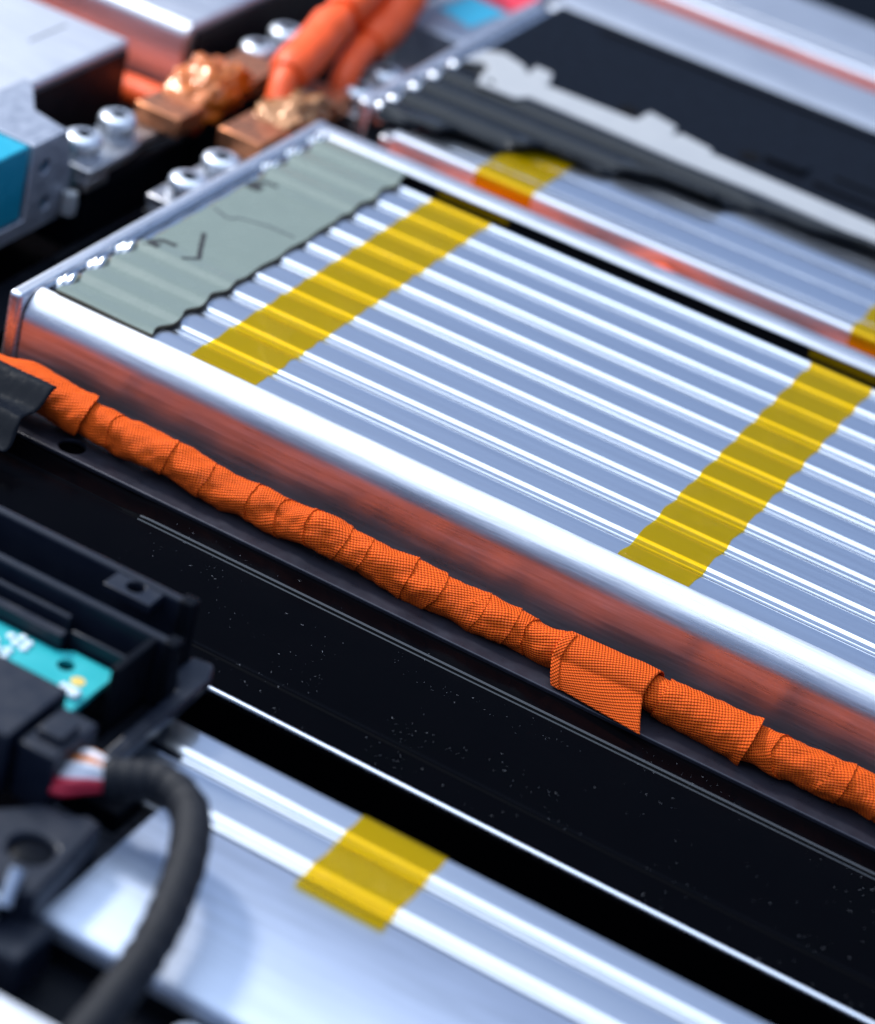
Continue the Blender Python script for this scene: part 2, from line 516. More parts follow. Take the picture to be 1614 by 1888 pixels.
# front wall: sharp inner lip, rounded shoulder, upright brushed face
fw = [(0.0, -3.0), (-4.5, -5.0), (-5.4, -22.4), (-7.44, -22.4)] + arc(0.56, -7.48, 8.0, 180, 94, 24)
MB().ext(fw[::-1], -44.2, XR, 60, wob=lambda x, y, z: 0.06 * nz(x * .02, y * .05, 3)).build('front_wall', 'aluminium', main, angle=40, bevel=.25)
rw = [(143, -24), (152.5, -24)] + arc(150, -1.7, 2.5, 0, 90, 8) + [(144, 0.8), (143.2, 0.3), (143, -.3)]
MB().ext(rw, -44.2, XR, 20).build('rear_wall', 'aluminium', main, angle=45)
MB().box(-37.5, XR, 135.3, 142.6, -14, -5).build('gap_foam', 'foam_black', main)
MB().box(-43, XR, 142.62, 142.97, -13, -0.1).build('gap_shade', 'foam_black', main)  # black sheet added over the bright wall so the gap stays dark
MB().box(-38, XR, -6, 135, -12, -7.05).build('base_foam', 'foam_black', main)
# end plate with a flat top lip
MB().box(-48.6, -44.6, -8.8, 152, -40, 0.9).build('end_plate', 'aluminium_end', main, bevel=1.2, seg=4)
# shiny folded tab strip with stamped dimples
DIM = [9, 23, 36.5, 113, 127, 140]
def tabz(u, v):
    x = lerp(-44.5, -39.2, u); y = lerp(1, 143, v)
    z = -0.9 * math.exp(-((u - .22) / .12) ** 2) + 1.0 * math.exp(-((u - .70) / .2) ** 2) - .5 * math.exp(-((u - .98) / .12) ** 2) - .2
    for d in DIM:
        e = math.exp(-((y - d) / 2.7) ** 2)
        z += e * (1.9 * math.exp(-((u - .3) / .22) ** 2) - .5 * math.exp(-((u - .55) / .1) ** 2) + 1.9 * math.exp(-((u - .82) / .2) ** 2))
        e2 = math.exp(-((y - d - 6.7) / 2.6) ** 2)
        if d not in (36.5,):
            z -= e2 * .7 * math.exp(-((u - .6) / .25) ** 2)
    return (x + .35 * math.sin(y * 2 * math.pi / PITCH) * u, y, z + .35)
MB().grid(tabz, 24, 280, flip=True).build('tab_strip', 'tab_steel', main, angle=80)
MB().box(-44.35, -43.0, 2, 142, -1.6, -.42).build('groove_shade', 'foam_black', main)  # black strip added in the groove to draw its dark shade line
# corrugated grey green seal plate
def sealz(x, y):
    wv = interp([(38, 1), (48, 0), (92, 0), (104, 1)], y) * interp([(-40, 1), (-12, .8)], x)
    t = ((y - G0) / PITCH) % 1.0
    bumpz = 1.15 * (t / .25) ** 2 * (3 - 2 * t / .25) if t < .25 else 1.15 * (1 - ((t - .25) / .75) ** 2 * (3 - 2 * (t - .25) / .75))
    return 1.15 + wv * (bumpz - .15) + 0.12 * nz(x * .08, y * .06, 5) - .9 * max(0, (2 - y) / 4)
def seal_edge_x(y): return -11.0 + .5 * nz(y * .12, 3, 3) + interp([(38, .9), (48, 0), (92, 0), (104, .9)], y) * .8 * math.sin(((y - G0) / PITCH) * 2 * math.pi + .6)
def seal_edge_l(y): return -39.6 + .5 * math.sin(((y - G0) / PITCH) * 2 * math.pi + 2.5) * interp([(38, 1), (48, 0), (92, 0), (104, 1)], y)
sb = MB(); nx_, ny_ = 40, 290
for side in (0, 1):
    for i in range(nx_ + 1):
        for j in range(ny_ + 1):
            y = lerp(-.2, 141.5, j / ny_); x = lerp(seal_edge_l(y), seal_edge_x(y), i / nx_)
            sb.v.append((x, y, sealz(x, y) - side * .75))
W_ = ny_ + 1; off = (nx_ + 1) * W_
for i in range(nx_):
    for j in range(ny_):
        q = (i * W_ + j, (i + 1) * W_ + j, (i + 1) * W_ + j + 1, i * W_ + j + 1)
        sb.f.append(q); sb.mi.append(0)
        sb.f.append(tuple(off + k for k in q[::-1])); sb.mi.append(1)
for j in range(ny_):
    for i, fl in ((0, 1), (nx_, 0)):
        q = (i * W_ + j, off + i * W_ + j, off + i * W_ + j + 1, i * W_ + j + 1)
        sb.f.append(q[::-1] if fl == 0 else q); sb.mi.append(1)
for i in range(nx_):
    for j, fl in ((0, 0), (ny_, 1)):
        q = (i * W_ + j, off + i * W_ + j, off + (i + 1) * W_ + j, (i + 1) * W_ + j)
        sb.f.append(q if fl == 0 else q[::-1]); sb.mi.append(1)
seal = sb.build('seal_plate', ['seal_grey', 'seal_edge'], main, angle=45)
def strip_on_seal(name, pts, wd, mat, h=.07):
    """thin flat ribbon lying on the plate"""
    out = []
    P = [Vector((a, c)) for a, c in pts]
    fine = []
    for a, c in zip(P, P[1:]):
        for t in range(6): fine.append(a.lerp(c, t / 6))
    fine.append(P[-1])
    L, R_ = [], []
    for i, q in enumerate(fine):
        d = (fine[min(i + 1, len(fine) - 1)] - fine[max(i - 1, 0)]).normalized(); nrm = Vector((-d.y, d.x))
        ww = wd * (.8 + .3 * nz(q.x * .7, q.y * .7, 2)) * .5
        L.append(q + nrm * ww); R_.append(q - nrm * ww)
    mb = MB(); n = len(fine)
    for k in range(n):
        for q in (L[k], R_[k]):
            mb.v.append((q.x, q.y, sealz(q.x, q.y) + h))
    for k in range(n - 1):
        mb.f.append((2 * k, 2 * k + 1, 2 * k + 3, 2 * k + 2)); mb.mi.append(0)
    return mb.build(name, mat, seal, angle=80)
strip_on_seal('slit', [(-27.2, 39.8), (-24.6, 44.6), (-27.2, 49.5), (-31.6, 58.5)], 1.7, 'slit_dark')
strip_on_seal('crack', [(-38.2, 74), (-32, 71.5), (-29.6, 74.5), (-22, 76.8), (-13.4, 77)], 1.05, 'slit_soft')
for yy in (41.5, 95.5):
    strip_on_seal('slit', [(-38.6, yy + 0), (-37.6, yy + 2.6), (-36.6, yy + 4.2), (-32.6, yy + 4.4)], 2.2, 'slit_dark', .08)
    strip_on_seal('slit', [(-39.4, yy - 1.6), (-37.4, yy - 1.0), (-34.8, yy - .9)], 4.2, 'slit_dark', .10)
# mounting flange along the front foot
flange = MB().prism([(-46, -30.2), (XR, -30.2), (XR, -5.6), (-46, -5.6)], -23.85, -22.5, holes=[circle(-13.6, -25.6, 3.5)[::-1]])
flange.build('mounting_flange', 'flange_dark', main, bevel=.35, seg=3)
# yellow tapes over the cells
tz = tape_surface(G0, NC, WL)
yzs = [(0.05 + .22 * i, tz(0.05 + .22 * i)) for i in range(int(134.4 / .22))]
y_e, z_e = yzs[-1]
yzs += [(y_e + .3, z_e - .15), (y_e + .7, z_e - .6), (y_e + .9, z_e - 1.6), (y_e + 1.0, z_e - 3.5)]
for xa, xb, sd in ((0.2, 19.9, 1.0), (122.4, 141.2, 4.0)):
    add_tape(main, 'tape', xa, xb, yzs, sd)
# small tape tabs folded over the rear wall
for xa, xb in ((-1.5, 22), (119, 146)):
    MB().box(xa, xb, 142.45, 142.6, -2.6, -0.3).build('tape_end', 'kapton', main)

# ---- the orange cable in front of it
CT = [(-80, -20), (-46, -17.3), (-32, -14.7), (-16, -16.3), (-5, -16.7), (34, -17.9), (57, -17.2), (87, -18.2), (117, -18.5), (138, -17.7), (174, -17.9), (200, -17.1), (260, -17.8), (330, -17.8)]
def cpath(x):
    return (-20.0 + 0.7 * nz(x * .03, 1, 1) + .35 * nz(x * .11, 4, 1), interp(CT, x) + .5 * nz(x * .045, 7, 2) - .1)
cable = thing('orange_cable', 'orange cloth taped cable lying along the front of the large module', 'cable', (100, -22, -22))
MB().tube([(x, *cpath(x)) for x in range(-90, 331, 5)], 3.5, 16).build('core', 'orange_rubber', cable)
def turn(name, x0, x1, R0, R1, s0, s1, sd, lip=0.25, squash=1.0, lump=.45):
    nu_ = max(8, int((x1 - x0) / .7))
    def fn(u0, v):
        u = min(1, u0 * nu_ / (nu_ - 1))
        a = 2 * math.pi * v
        xa = x0 + s0 * math.cos(a - 2.2); xb = x1 + s1 * math.cos(a - 2.2 + .25 * nz(sd, 3, a))
        xb += .35 * nz(math.cos(a) * 2, math.sin(a) * 2, sd)
        x = lerp(xa, xb, u)
        cy, cz = cpath(x)
        r = lerp(R0, R1, u ** .8) + lump * nz(x * .12, math.cos(a) * 1.0, math.sin(a) * 1.0 + 3) + .30 * nz(x * .38 + a * .9, 1.9 * math.cos(a), 1.9 * math.sin(a)) + .14 * nz(x * 1.1 - a * 1.6, 3 * math.cos(a), 3 * math.sin(a) + sd)
        if u > .9: r += lip * (u - .9) / .1
        if u0 > .999: r -= .6
        return (x, cy + r * math.cos(a), cz + r * math.sin(a) * squash)
    def uvf(u, v):
        x = lerp(x0, x1, u); a = 2 * math.pi * v * 5.0
        return (x * .92 + a * .38 + sd, a * .92 - x * .38)
    L = x1 - x0
    return MB().grid(fn, nu_, 56, closed=True, flip=True, uvfn=uvf).build(name, 'orange_cloth', cable, angle=60)
edges = [-14.5, -5.5, 10, 21.5, 35.5, 44, 53, 60, 66.5, 79, 86.5, 98.5, 107, 112.5, 122.5]
for i, (a, c) in enumerate(zip(edges, edges[1:])):
    turn('tape_turn', a - 3.2, c + .8, 4.55, 4.72 + .22 * random.random(), 1.0, random.choice((-1, 1, 1)) * (.6 + 2.6 * random.random()), i * 3.7, lip=.1, lump=1.1)
turn('tape_sleeve', -74, -14.2, 5.0, 5.7, 0, 2.4, 51, .3, lump=.3)
turn('tape_turn', 142.5, 149.8, 4.2, 4.5, 1.0, 1.0, 65)
turn('tape_sleeve', 147.8, 171.2, 5.0, 5.8, 1.2, 1.3, 71, .5, lump=.25)
edges = [171, 179.5, 188.5, 194, 203, 214, 226]
for i, (a, c) in enumerate(zip(edges, edges[1:])):
    turn('tape_turn', a - 3.2, c + .8, 4.55, 4.75 + .22 * random.random(), 1.0, random.choice((-1, 1, 1)) * (.6 + 2.6 * random.random()), 80 + i * 3.1, lip=.1, lump=1.1)
# loose corner of the middle sleeve hanging towards the beam
def flap(u, v, off=0.0):
    x = lerp(121.6, 145.4, u); r_ = 5.4 + off + .2 * nz(x * .2, v * 3, 2)
    cy, cz = cpath(x)
    a0, a1 = math.radians(10), math.radians(163)
    vs = .62
    if v < vs:
        a = lerp(a0, a1, v / vs)
        return Vector((x + .5 * math.cos(a), cy + r_ * math.cos(a), cz + r_ * math.sin(a)))
    p0 = Vector((x + .5 * math.cos(a1), cy + r_ * math.cos(a1), cz + r_ * math.sin(a1)))
    p1 = Vector((lerp(124.0, 148.7, u), lerp(-28.6, -31.9, u) - off, lerp(-22.0, -21.6, u)))
    t = (v - vs) / (1 - vs)
    q = p0.lerp(p1, t); q.y -= .5 * math.sin(math.pi * t); q.z += .35 * math.sin(u * 6) * t * (1 - t)
    q.z = max(q.z, -22.2) if q.y > -30 else q.z
    return q
MB().grid(flap, 36, 60, flip=True, uvfn=lambda u, v: (u * 22 + v * 9, v * 24 - u * 9)).build('tape_sleeve', 'orange_cloth', cable, angle=80, solid=.3)
MB().grid(lambda u, v: flap(lerp(.0, .1, u), lerp(.3, 1, v), .3), 6, 60, flip=True, uvfn=lambda u, v: (u * 2.6, v * 16)).build('tape_hem', 'orange_cloth', cable, angle=80, solid=.3)

# black foil laid over the cable at the left
def bfoil(u, v):
    edge = -20.8 + 1.2 * math.sin(v * 9) * v - 1.2 * v
    x = lerp(-95, edge, u)
    y = lerp(-25.3, -45, v); z = lerp(-9.2, -18.6, v ** 1.2) + 1.7 * math.sin(v * 11.5 + .6) * (.3 + .6 * v) + .35 * nz(x * .1, y * .3, 1)
    return (x, y, z + interp([(-95, 4), (-40, 0)], x))
tag(MB().grid(bfoil, 60, 40).build('foil_sheet', 'foil_black', angle=80, solid=.35), 'crumpled glossy black foil flap over the left end of the orange cable', 'foil')

# ------------------------------------------------------------------ second module behind, with black film and white strip
mod2 = thing('battery_module', 'silver battery module behind the large one, half under black film', 'battery module', (120, 230, -24), 'silver battery modules in the tray')
g2 = 188 - 3.6 - 2 * PITCH
add_cells(mod2, -26, 330, g2, 10, 8, soft=True, ymin=167.1)
f2 = [(167, -3), (165, -3.5), (165, -24), (163.2, -24)] + arc(164.8, -1.3, 1.6, 180, 90, 10) + [(167, .3)]
MB().ext(f2[::-1], -29, 330, 20).build('front_wall', 'aluminium', mod2, angle=45)
MB().box(-26, 330, 158, 300, -12, -7.05).build('base_foam', 'foam_black', mod2)
MB().box(-48, -43.8, 176, 303, -40, 0.9).build('end_plate', 'aluminium_end', mod2, bevel=1.2, seg=3)
MB().box(-43.4, -38.6, 177, 303, -6, -0.4).build('end_channel', 'steel', mod2, bevel=.8)
for yy in (179, 187, 201.5, 215, 229):
    MB().lathe(-41, yy, [(2.6, -1), (2.5, .2), (1.9, 1.0), (.9, 1.4), (.01, 1.5)], 20).build('stud', 'steel', mod2)
MB().box(-36, -31.5, 170, 176, -40, -5).build('corner_post', 'aluminium_end', mod2, bevel=.8)
t2 = tape_surface(g2, 10, 8)
def m2tape(xa, xb, y1, sd):
    p = [(163.05, -12), (163.05, -8), (163.05, -5)] + [(a, c) for a, c in arc(164.8, -1.3, 1.75, 180, 90, 8)] + [(166.8 + .3 * i, max(.48, t2(166.8 + .3 * i) + .12) if i < 2 else t2(166.8 + .3 * i) + .12) for i in range(int((y1 - 166.8) / .3))]
    add_tape(mod2, 'tape', xa, xb, p, sd)
m2tape(0, 19.5, 194, 6); m2tape(123.6, 143, 215, 8)
# black film following the cells, with a wavy torn edge
COV = [(-38, 168), (-18.9, 171), (-12.3, 176.7), (-3.4, 178), (3.3, 183.8), (11.2, 190.1), (20.5, 191.5), (27.8, 192.1), (34.6, 198), (47.2, 201.2), (60.7, 202.6), (71.4, 209.5), (85.1, 210.9), (113, 212.9), (330, 216)]
def film(u, v):
    x = lerp(-38, 330, u ** 1.6); y0 = interp(COV, x) + 1.2 * nz(x * .06, 2, 2); y = max(y0, lerp(166, 226, v))
    d_ = abs((y - 188 + PITCH / 2) % PITCH - PITCH / 2)
    env = 1.4 + 2.9 * math.sqrt(max(0, 1 - (d_ / 4.3) ** 2))
    env += .15 * nz(x * .03, y * .1, 4)
    env += 0.7 * math.exp(-((y - y0 - 1.2) / 1.6) ** 2)
    return (x, y, env - (.9 if y == y0 else 0))
tag(MB().grid(film, 150, 200, flip=True).build('black_film', 'film_black', angle=80, solid=.5), 'ribbed black film with wavy edge lying on the rear silver module', 'film')
cover = thing('black_cover', 'flat black plastic panel beside the white strip on the rear module', 'cover', (140, 264, 0))
MB().box(-38, 330, 222, 303.5, 0.6, 3.0).build('panel', 'plastic_black', cover, bevel=.5)
for x0, x1, y0, y1, h in ((62, 76, 246, 252, 1.6), (80, 110, 243, 249, 1.0), (84, 112, 253, 255, .8), (118, 150, 240, 246, 1.2), (-20, 330, 296, 298, .8)):
    MB().box(x0, x1, y0, y1, 2.9, 3.0 + h).build('rib', 'plastic_black', cover, bevel=.4)
for x0, y0 in ((16, 241), (58, 244)):
    MB().lathe(x0, y0, [(3.4, 2.9), (3.4, 3.25), (2.6, 3.3), (.01, 3.1)], 20).build('recess', 'foam_black', cover)
up = [(-36.4, 223.8), (-35.4, 237.5), (-30.2, 241.4), (-21.4, 238), (-17.5, 233.2), (-18.5, 241.4), (-12.1, 240.7), (-9.3, 232.7), (-10, 230.1), (22.3, 231.6), (22.7, 241.8), (33.7, 238.9), (35.4, 231.7), (36.8, 235.1), (49, 232.6), (49.2, 229.8), (106.6, 227.5), (330, 224)]
lo = [(330, 210), (111.4, 214.3), (72.8, 215.9), (44.9, 215.2), (15.7, 216.3), (-8.9, 216.6), (-11.4, 211.6), (-17.3, 211.7), (-24.9, 211.1), (-27.5, 219.1), (-28.1, 225.2), (-31, 228)]
tag(MB().prism((up + lo)[::-1], 4.3, 5.2, holes=[circle(-22.5, 216.4, 1.5, 16)]).build('clip_strip', 'white_plastic', bevel=.3), 'long white plastic clip strip with tabs lying on the black panel', 'clip strip')
# orange cable in the gap between the modules
def gap_cable(name, y0, z0, r, label, xa=-60, xb=330, rise=()):
    pts = [(x, y0 + .5 * nz(x * .05, y0, 0), z0 + 1.2 * nz(x * .035, y0, 5) + sum(h * math.exp(-((x - c) / wd) ** 2) for c, wd, h in rise)) for x in range(xa, xb, 6)]
    return tag(MB().tube(pts, r, 16, fn=lambda i, a: 1 + .06 * nz(i * .9, math.cos(a), math.sin(a))).build(name, 'orange_rubber', angle=80), label, 'cable', 'orange cables down in the gaps')
gap_cable('orange_cable', 157.9, -11.2, 4.4, 'orange cable squeezed in the narrow gap between the two silver modules', rise=((12, 14, 3.4), (66, 9, 4.8)))

# ------------------------------------------------------------------ far plate and third module
MBp = MB().ext([(306, -10), (345, -10), (345, -1.2), (344, -.2), (322, .35), (307, -.2), (306, -1)], -44, 330, 12)
tag(MBp.build('cover_plate', 'aluminium_sheet', angle=40), 'plain silver cover plate behind the black panel', 'plate')
mod3 = thing('battery_module', 'farthest silver battery module at the top right behind the red gap', 'battery module', (140, 380, -24), 'silver battery modules in the tray')
f3 = [(403, -24), (403, .5), (361, .5)] + arc(360.5, -2, 2.5, 90, 180, 10) + [(358, -24)]
MB().ext(f3[::-1], -44, 330, 12).build('housing', 'aluminium', mod3, angle=40)
MB().box(-40, 330, 366, 402, .55, 1.3).build('top_sheet', 'aluminium_sheet', mod3, bevel=.3)
gap_cable('orange_cable', 351, -8.6, 5.0, 'orange cable deep in the gap at the far top right')
tag(MB().ext([(404, -30), (470, -30), (470, -2), (404.5, -2)], -44, 330, 4).build('rear_beam', 'coat_black', bevel=.5), 'black beam at the far top right corner', 'beam')

# ------------------------------------------------------------------ left column: end blocks, terminals, busbars
modB = thing('battery_module', 'silver module at the top left with a short dark scratch on its white top', 'battery module', (-200, 70, -40), 'silver battery modules in the tray')
MB().box(-330, -117, -9, 152.6, -40, 0).build('housing', 'aluminium_sheet', modB, bevel=1.5, seg=4)
MB().box(-116.95, -115.6, -6, 150, -42, -2.0).build('end_wall', 'wall_dark_reflection', modB, bevel=.4)
MB().box(-136.0, -135.2, 124.5, 144.5, -.2, .06).build('scratch_mark', 'slit_soft', modB)
modC = thing('battery_module', 'silver module with pink reflecting side behind the top left one', 'battery module', (-200, 230, -40), 'silver battery modules in the tray')
fC = [(177, -40), (177, -4.5)] + arc(181, -4, 4, 180, 90, 10) + [(300, 0), (300, -40)]
MB().ext(fC[::-1], -330, -111, 8).build('housing', 'aluminium', modC, angle=40, bevel=1.0)
MB().box(-110.9, -109.6, 181, 298, -42, -2.5).build('end_wall', 'wall_dark_reflection', modC, bevel=.4)
gap_cable('orange_cable', 166, -23, 5.2, 'orange cable end beside the copper bar at the top left', -330, -92)

def screw(root, cx, cy, z):
    def md(i, a): return 1 + .2 * math.cos(6 * a) if i >= 8 else 1
    o = MB().lathe(cx, cy, [(6.0, z - 6.6), (6.0, z - 5.4), (3.2, z - 5.4), (3.2, z - 4.6), (5.6, z - 4.4), (5.8, z - 2.0), (5.3, z - .7), (4.2, z - .1), (2.6, z), (2.5, z - .3), (2.3, z - 1.8), (.05, z - 2.2)], 36, mod=md)
    o.mi = [1 if k >= 36 * 9 else 0 for k in range(len(o.f))]  # recess faces coloured dark in place of their shade
    o.mi[-2] = 0
    return o.build('screw', ['zinc', 'slit_dark'], root, angle=50)
def terminal(label, xc, sgn, yb, group_loc, front=True):
    t = thing('terminal', label, 'terminal', (xc, yb + 14, -40), 'screw terminals between the modules')
    x0, x1 = sorted((xc - 6.5 * sgn, xc + 8.5 * sgn))
    MB().prism([(x0, yb - 8), (x1, yb - 8), (x1, yb + 12), (x1 - 2, yb + 24), (x1 - 1, yb + 44), (x0 + 2, yb + 44), (x0, yb + 36)], -14, -10.6).build('plate', 'steel_dull', t, bevel=.6)
    MB().box(x0 + .5, x1 - .5, yb - 7.6, yb + 4, -18, -14.1).build('nut_block', 'steel_dull', t, bevel=.6)
    MB().box(x0 - 3, x1 - 2, yb - 4, yb + 50, -40, -18.2).build('insulator', 'plastic_black', t, bevel=.8)
    screw(t, xc, yb, -4); screw(t, xc - .8, yb + 19.5, -4)
    return t
terminal('screw terminal with two silver screws beside the teal block', -93.2, 1, 92.6, None)
terminal('screw terminal with two silver screws half hidden behind the end plate of the large module', -58.2, -1, 94.8, None)
terminal('screw terminal with two silver screws behind the rear copper bar, left of orange cables', -94.6, 1, 195, None)
terminal('screw terminal with two silver screws at the corner of the black film module', -57, -1, 194.8, None)

def busbar(label, x0, x1, y0, y1, y2, y3, mat, hump, sd):
    t = thing('busbar', label, 'busbar', ((x0 + x1) / 2, (y0 + y3) / 2, -12), 'copper busbars between the terminals')
    MB().box(x0, x1, y0, y1 + 2, -10.5, -4).build('copper_end', 'copper', t, bevel=.5)
    MB().box(x0, x1, y2 - 2, y3, -10.5, -4).build('copper_end', 'copper', t, bevel=.5)
    def fn(u, v):
        y = lerp(y1 - 1, y2 + 1, u); a = 2 * math.pi * v
        wd = (x1 - x0) / 2 + .8 + 1.6 * math.sin(math.pi * u); hh = 3.6 + hump * math.sin(math.pi * u) ** .7
        ca, sa = math.cos(a), math.sin(a)
        sq = 1 / max(abs(ca), abs(sa)) ** .55
        r = 1 + .3 * nz(u * 5 + sd, ca * 2.4, sa * 2.4) + .3 * abs(nz(u * 9, ca * 4, sa * 4 + sd)) - .08
        return ((x0 + x1) / 2 + wd * ca * sq * r * .82, y, -7.0 + hump * .35 * math.sin(math.pi * u) + hh * sa * sq * r * .82)
    MB().grid(fn, 48, 64, closed=True).build('film_wrap', mat, t, angle=80)
    return t
busbar('copper busbar wrapped in shiny amber film at the upper left', -96, -80.4, 124, 137, 170, 187, 'amber_film', 6.0, 3)
busbar('copper busbar wrapped in tan film behind the corner of the large module', -70, -55, 130, 147, 176, 187, 'tan_film', 4.5, 9)

# grey bracket and teal block
br = thing('bracket', 'grey sheet metal bracket with two holes beside the teal block', 'bracket', (-100, 68, -26))
MB().prism([(-117, 61), (-91, 60), (-91, 77), (-103, 80), (-112, 92), (-117, 96)], 1.6, 3.4).build('top_flange', 'grey_metal', br, bevel=.4)
vert = [(40, -25), (83, -25), (82, -12), (78, 0), (77, 3.4), (60, 3.4), (60, -20), (40, -20)]
MB().prism(vert, -91, -89.2, holes=[circle(67.3, -5.2, 2.3, 18), circle(70.0, -17.6, 2.3, 18)], frame=lambda a, c, d: (d, a, c)).build('side_plate', 'grey_metal', br, bevel=.3)
MB().lathe(-87, 79.5, [(2.4, -23), (2.6, -20), (2.2, -16.5), (.05, -15.8)], 18).build('pin', 'white_plastic', br)
teal = thing('connector_block', 'teal plastic block at the left edge beside the grey bracket', 'connector', (-104, 44, -24))
MB().box(-128, -89.6, 20, 58.6, -19.5, 3.8).build('body', 'teal', teal, bevel=.7)
MB().box(-99, -91.4, 60.5, 78, -24, -.5).build('insert', 'teal', teal, bevel=.5)

# black gutter walls between the two columns
gut = thing('gutter', 'black plastic channel between the left modules and the large module', 'channel', (-70, 60, -61))
MB().box(-86, -70, -80, 120, -61, -34).build('step', 'plastic_black', gut, bevel=1)
MB().box(-69.5, -50, -80, 330, -61, -44).build('bottom', 'plastic_black', gut, bevel=1)
MB().box(-78, -76.5, 60, 120, -33.9, -27).build('rib', 'plastic_black', gut, bevel=.4)

# orange sleeved cables rising at the top
def smooth_path(pts, n=8):
    P = [Vector(q) for q in pts]; out = []
    for i in range(len(P) - 1):
        a, b_, c, d = P[max(i - 1, 0)], P[i], P[i + 1], P[min(i + 2, len(P) - 1)]
        for k in range(n):
            t = k / n
            out.append(.5 * ((2 * b_) + (c - a) * t + (2 * a - 5 * b_ + 4 * c - d) * t * t + (3 * b_ - a - 3 * c + d) * t ** 3))
    out.append(P[-1])
    return out
def high_cable(label, pts, sleeves, r):
    t = thing('orange_cable', label, 'cable', pts[0], 'orange sleeved cables at the top')
    path = smooth_path(pts, 10)
    MB().tube(path, r, 20).build('core', 'orange_rubber', t, angle=80)
    n = len(path)
    for a, c, rr in sleeves:
        i0, i1 = int(a * (n - 1)), int(c * (n - 1))
        seg = path[i0:i1 + 1]; k = len(seg)
        prof = [rr * (1 - .22 * max(0, 1 - i / (k * .18)) ** 2 - .22 * max(0, 1 - (k - 1 - i) / (k * .18)) ** 2) for i in range(k)]
        MB().tube(seg, prof, 24, fn=lambda i, a_: 1 + .09 * nz(i * .5, math.cos(a_), math.sin(a_)) + .03 * ((i + a_) % 3.0)).build('sleeve', 'orange_rubber', t, angle=60)
    return t
high_cable('near orange cable with a thick sleeve rising behind the copper bars', [(-66, 158, -3), (-69, 166, 3), (-71.5, 184, 5.0), (-74, 204, 9.5), (-76.5, 222, 12), (-80, 250, 16), (-84, 285, 18)], [(.17, .52, 6.6), (.56, .98, 6.9)], 4.2)
high_cable('far orange cable curving behind the near one at the top', [(-62, 192, -10), (-63.5, 197, -2.5), (-66.5, 213, .6), (-69, 232, 2.5), (-70.5, 246, 8), (-74, 270, 12), (-78, 300, 14)], [(.36, .72, 6.8), (.76, .98, 6.2)], 4.6)

# grey box with coloured labels at the top centre
gb = thing('grey_box', 'grey metal box with cyan and red labels at the top beside the black panel', 'box', (-62, 290, -40))
MB().box(-76, -49.2, 253, 340, -40, -2).build('body', 'grey_metal', gb, bevel=1.2, seg=3)
MB().prism([(-69.5, 272), (-54.5, 267), (-52, 290), (-67, 293)], -1.96, -1.9).build('label', 'label_cyan', gb)
MB().prism([(-67, 293.5), (-51.5, 292), (-50.5, 315), (-66, 318)], -1.96, -1.9).build('label', 'label_red', gb)

# ------------------------------------------------------------------ lower module with tape and cover sheet
low = thing('battery_module', 'silver battery module in the foreground with one yellow tape', 'battery module', (180, -165, -40), 'silver battery modules in the tray')
gl = -139 - PITCH
add_cells(low, 74, 340, gl, 2, 10.5)
lz = tape_surface(gl, 2, 10.5)
MB().ext([(-152.6, -24), (-128.4, -24), (-128.4, -3.2), (-152.6, -3.2)], 66, 340, 20).build('rear_wall', 'aluminium', low, angle=45)
MB().ext([(-196.5, -4), (-154.2, -4), (-153.6, -.35), (-154.4, .05), (-175, .25), (-194.5, .2), (-196, -.4), (-196.6, -1.6)], 92, 340, 30, wob=lambda x, y, z: .25 * nz(x * .025, y * .05, 8)).build('cover_sheet', 'aluminium_film', low, angle=50)
MB().box(92, 340, -196, -153, -40, -4.2).build('housing', 'plastic_black', low)
fine = [(-157.4 + .25 * i, .46) for i in range(12)] + [(-154.3, .4), (-153.9, .3), (-153.4, .1), (-152.8, -.15), (-152.3, -.3)]
fine += [(-151.9 + .25 * i, max(lz(-151.9 + .25 * i), -.4 + .12 * i)) for i in range(4)] + [(-150.9 + .25 * i, lz(-150.9 + .25 * i)) for i in range(88)] + [(-128.6, -.1), (-128.35, -.6), (-128.3, -2.5)]
add_tape(low, 'tape', 123.4, 143.0, fine, 12)

# ------------------------------------------------------------------ monitoring unit with circuit board, lower left
bms = thing('controller', 'black plastic controller tray holding a green circuit board at the lower left', 'controller', (40, -145, 0))
def bar(name, x0, x1, y0, y1, z0, z1, mat='plastic_black', bev=.5):
    return MB().box(x0, x1, y0, y1, z0, z1).build(name, mat, bms, bevel=bev)
bar('rear_wall', -60, 72.5, -119.4, -117.2, -2, 20.5, 'plastic_grey', bev=.8)  # walls and rails in lighter plastic, standing in for light on their ridges
bar('second_wall', -60, 77.0, -133.6, -131.4, -2, 20.5, 'plastic_grey', bev=.8)
bar('deck', -60, 72, -131.5, -119.3, 2, 6)
bar('end_wall', 72.0, 73.8, -148.5, -133.5, 0, 20.3, bev=.4)
bar('corner_post', 69.8, 73.2, -120.2, -116.8, -2, 21.2)
bar('corner_post', 75.4, 78.4, -135, -131.2, -2, 21.4)
lug = MB().prism([(54.6, -125.2), (66, -125.2), (66, -119.4), (54.6, -119.4)], 18.2, 20.2, holes=[circle(60.3, -121.6, 2.0, 16)]).build('lug', 'plastic_grey', bms, bevel=.3)
bar('inner_rail', -60, 55, -137.2, -135.8, 4, 17.6  , 'plastic_grey', bev=.3)
bar('inner_rail', -60, 56, -141.2, -138.6, 8, 15.6, 'plastic_grey', bev=.3)
bar('inner_rail', 56.5, 71.6, -138.4, -137.4, 4, 15.8  , 'plastic_grey', bev=.3)
board = MB().prism([(20, -141.8), (56, -141.8), (58.6, -139.6), (69.2, -139.6), (69.2, -157), (20, -157)], 11.0, 12.4, holes=[circle(60.0, -144.6, 1.9, 20)]).build('circuit_board', 'pcb', bms)
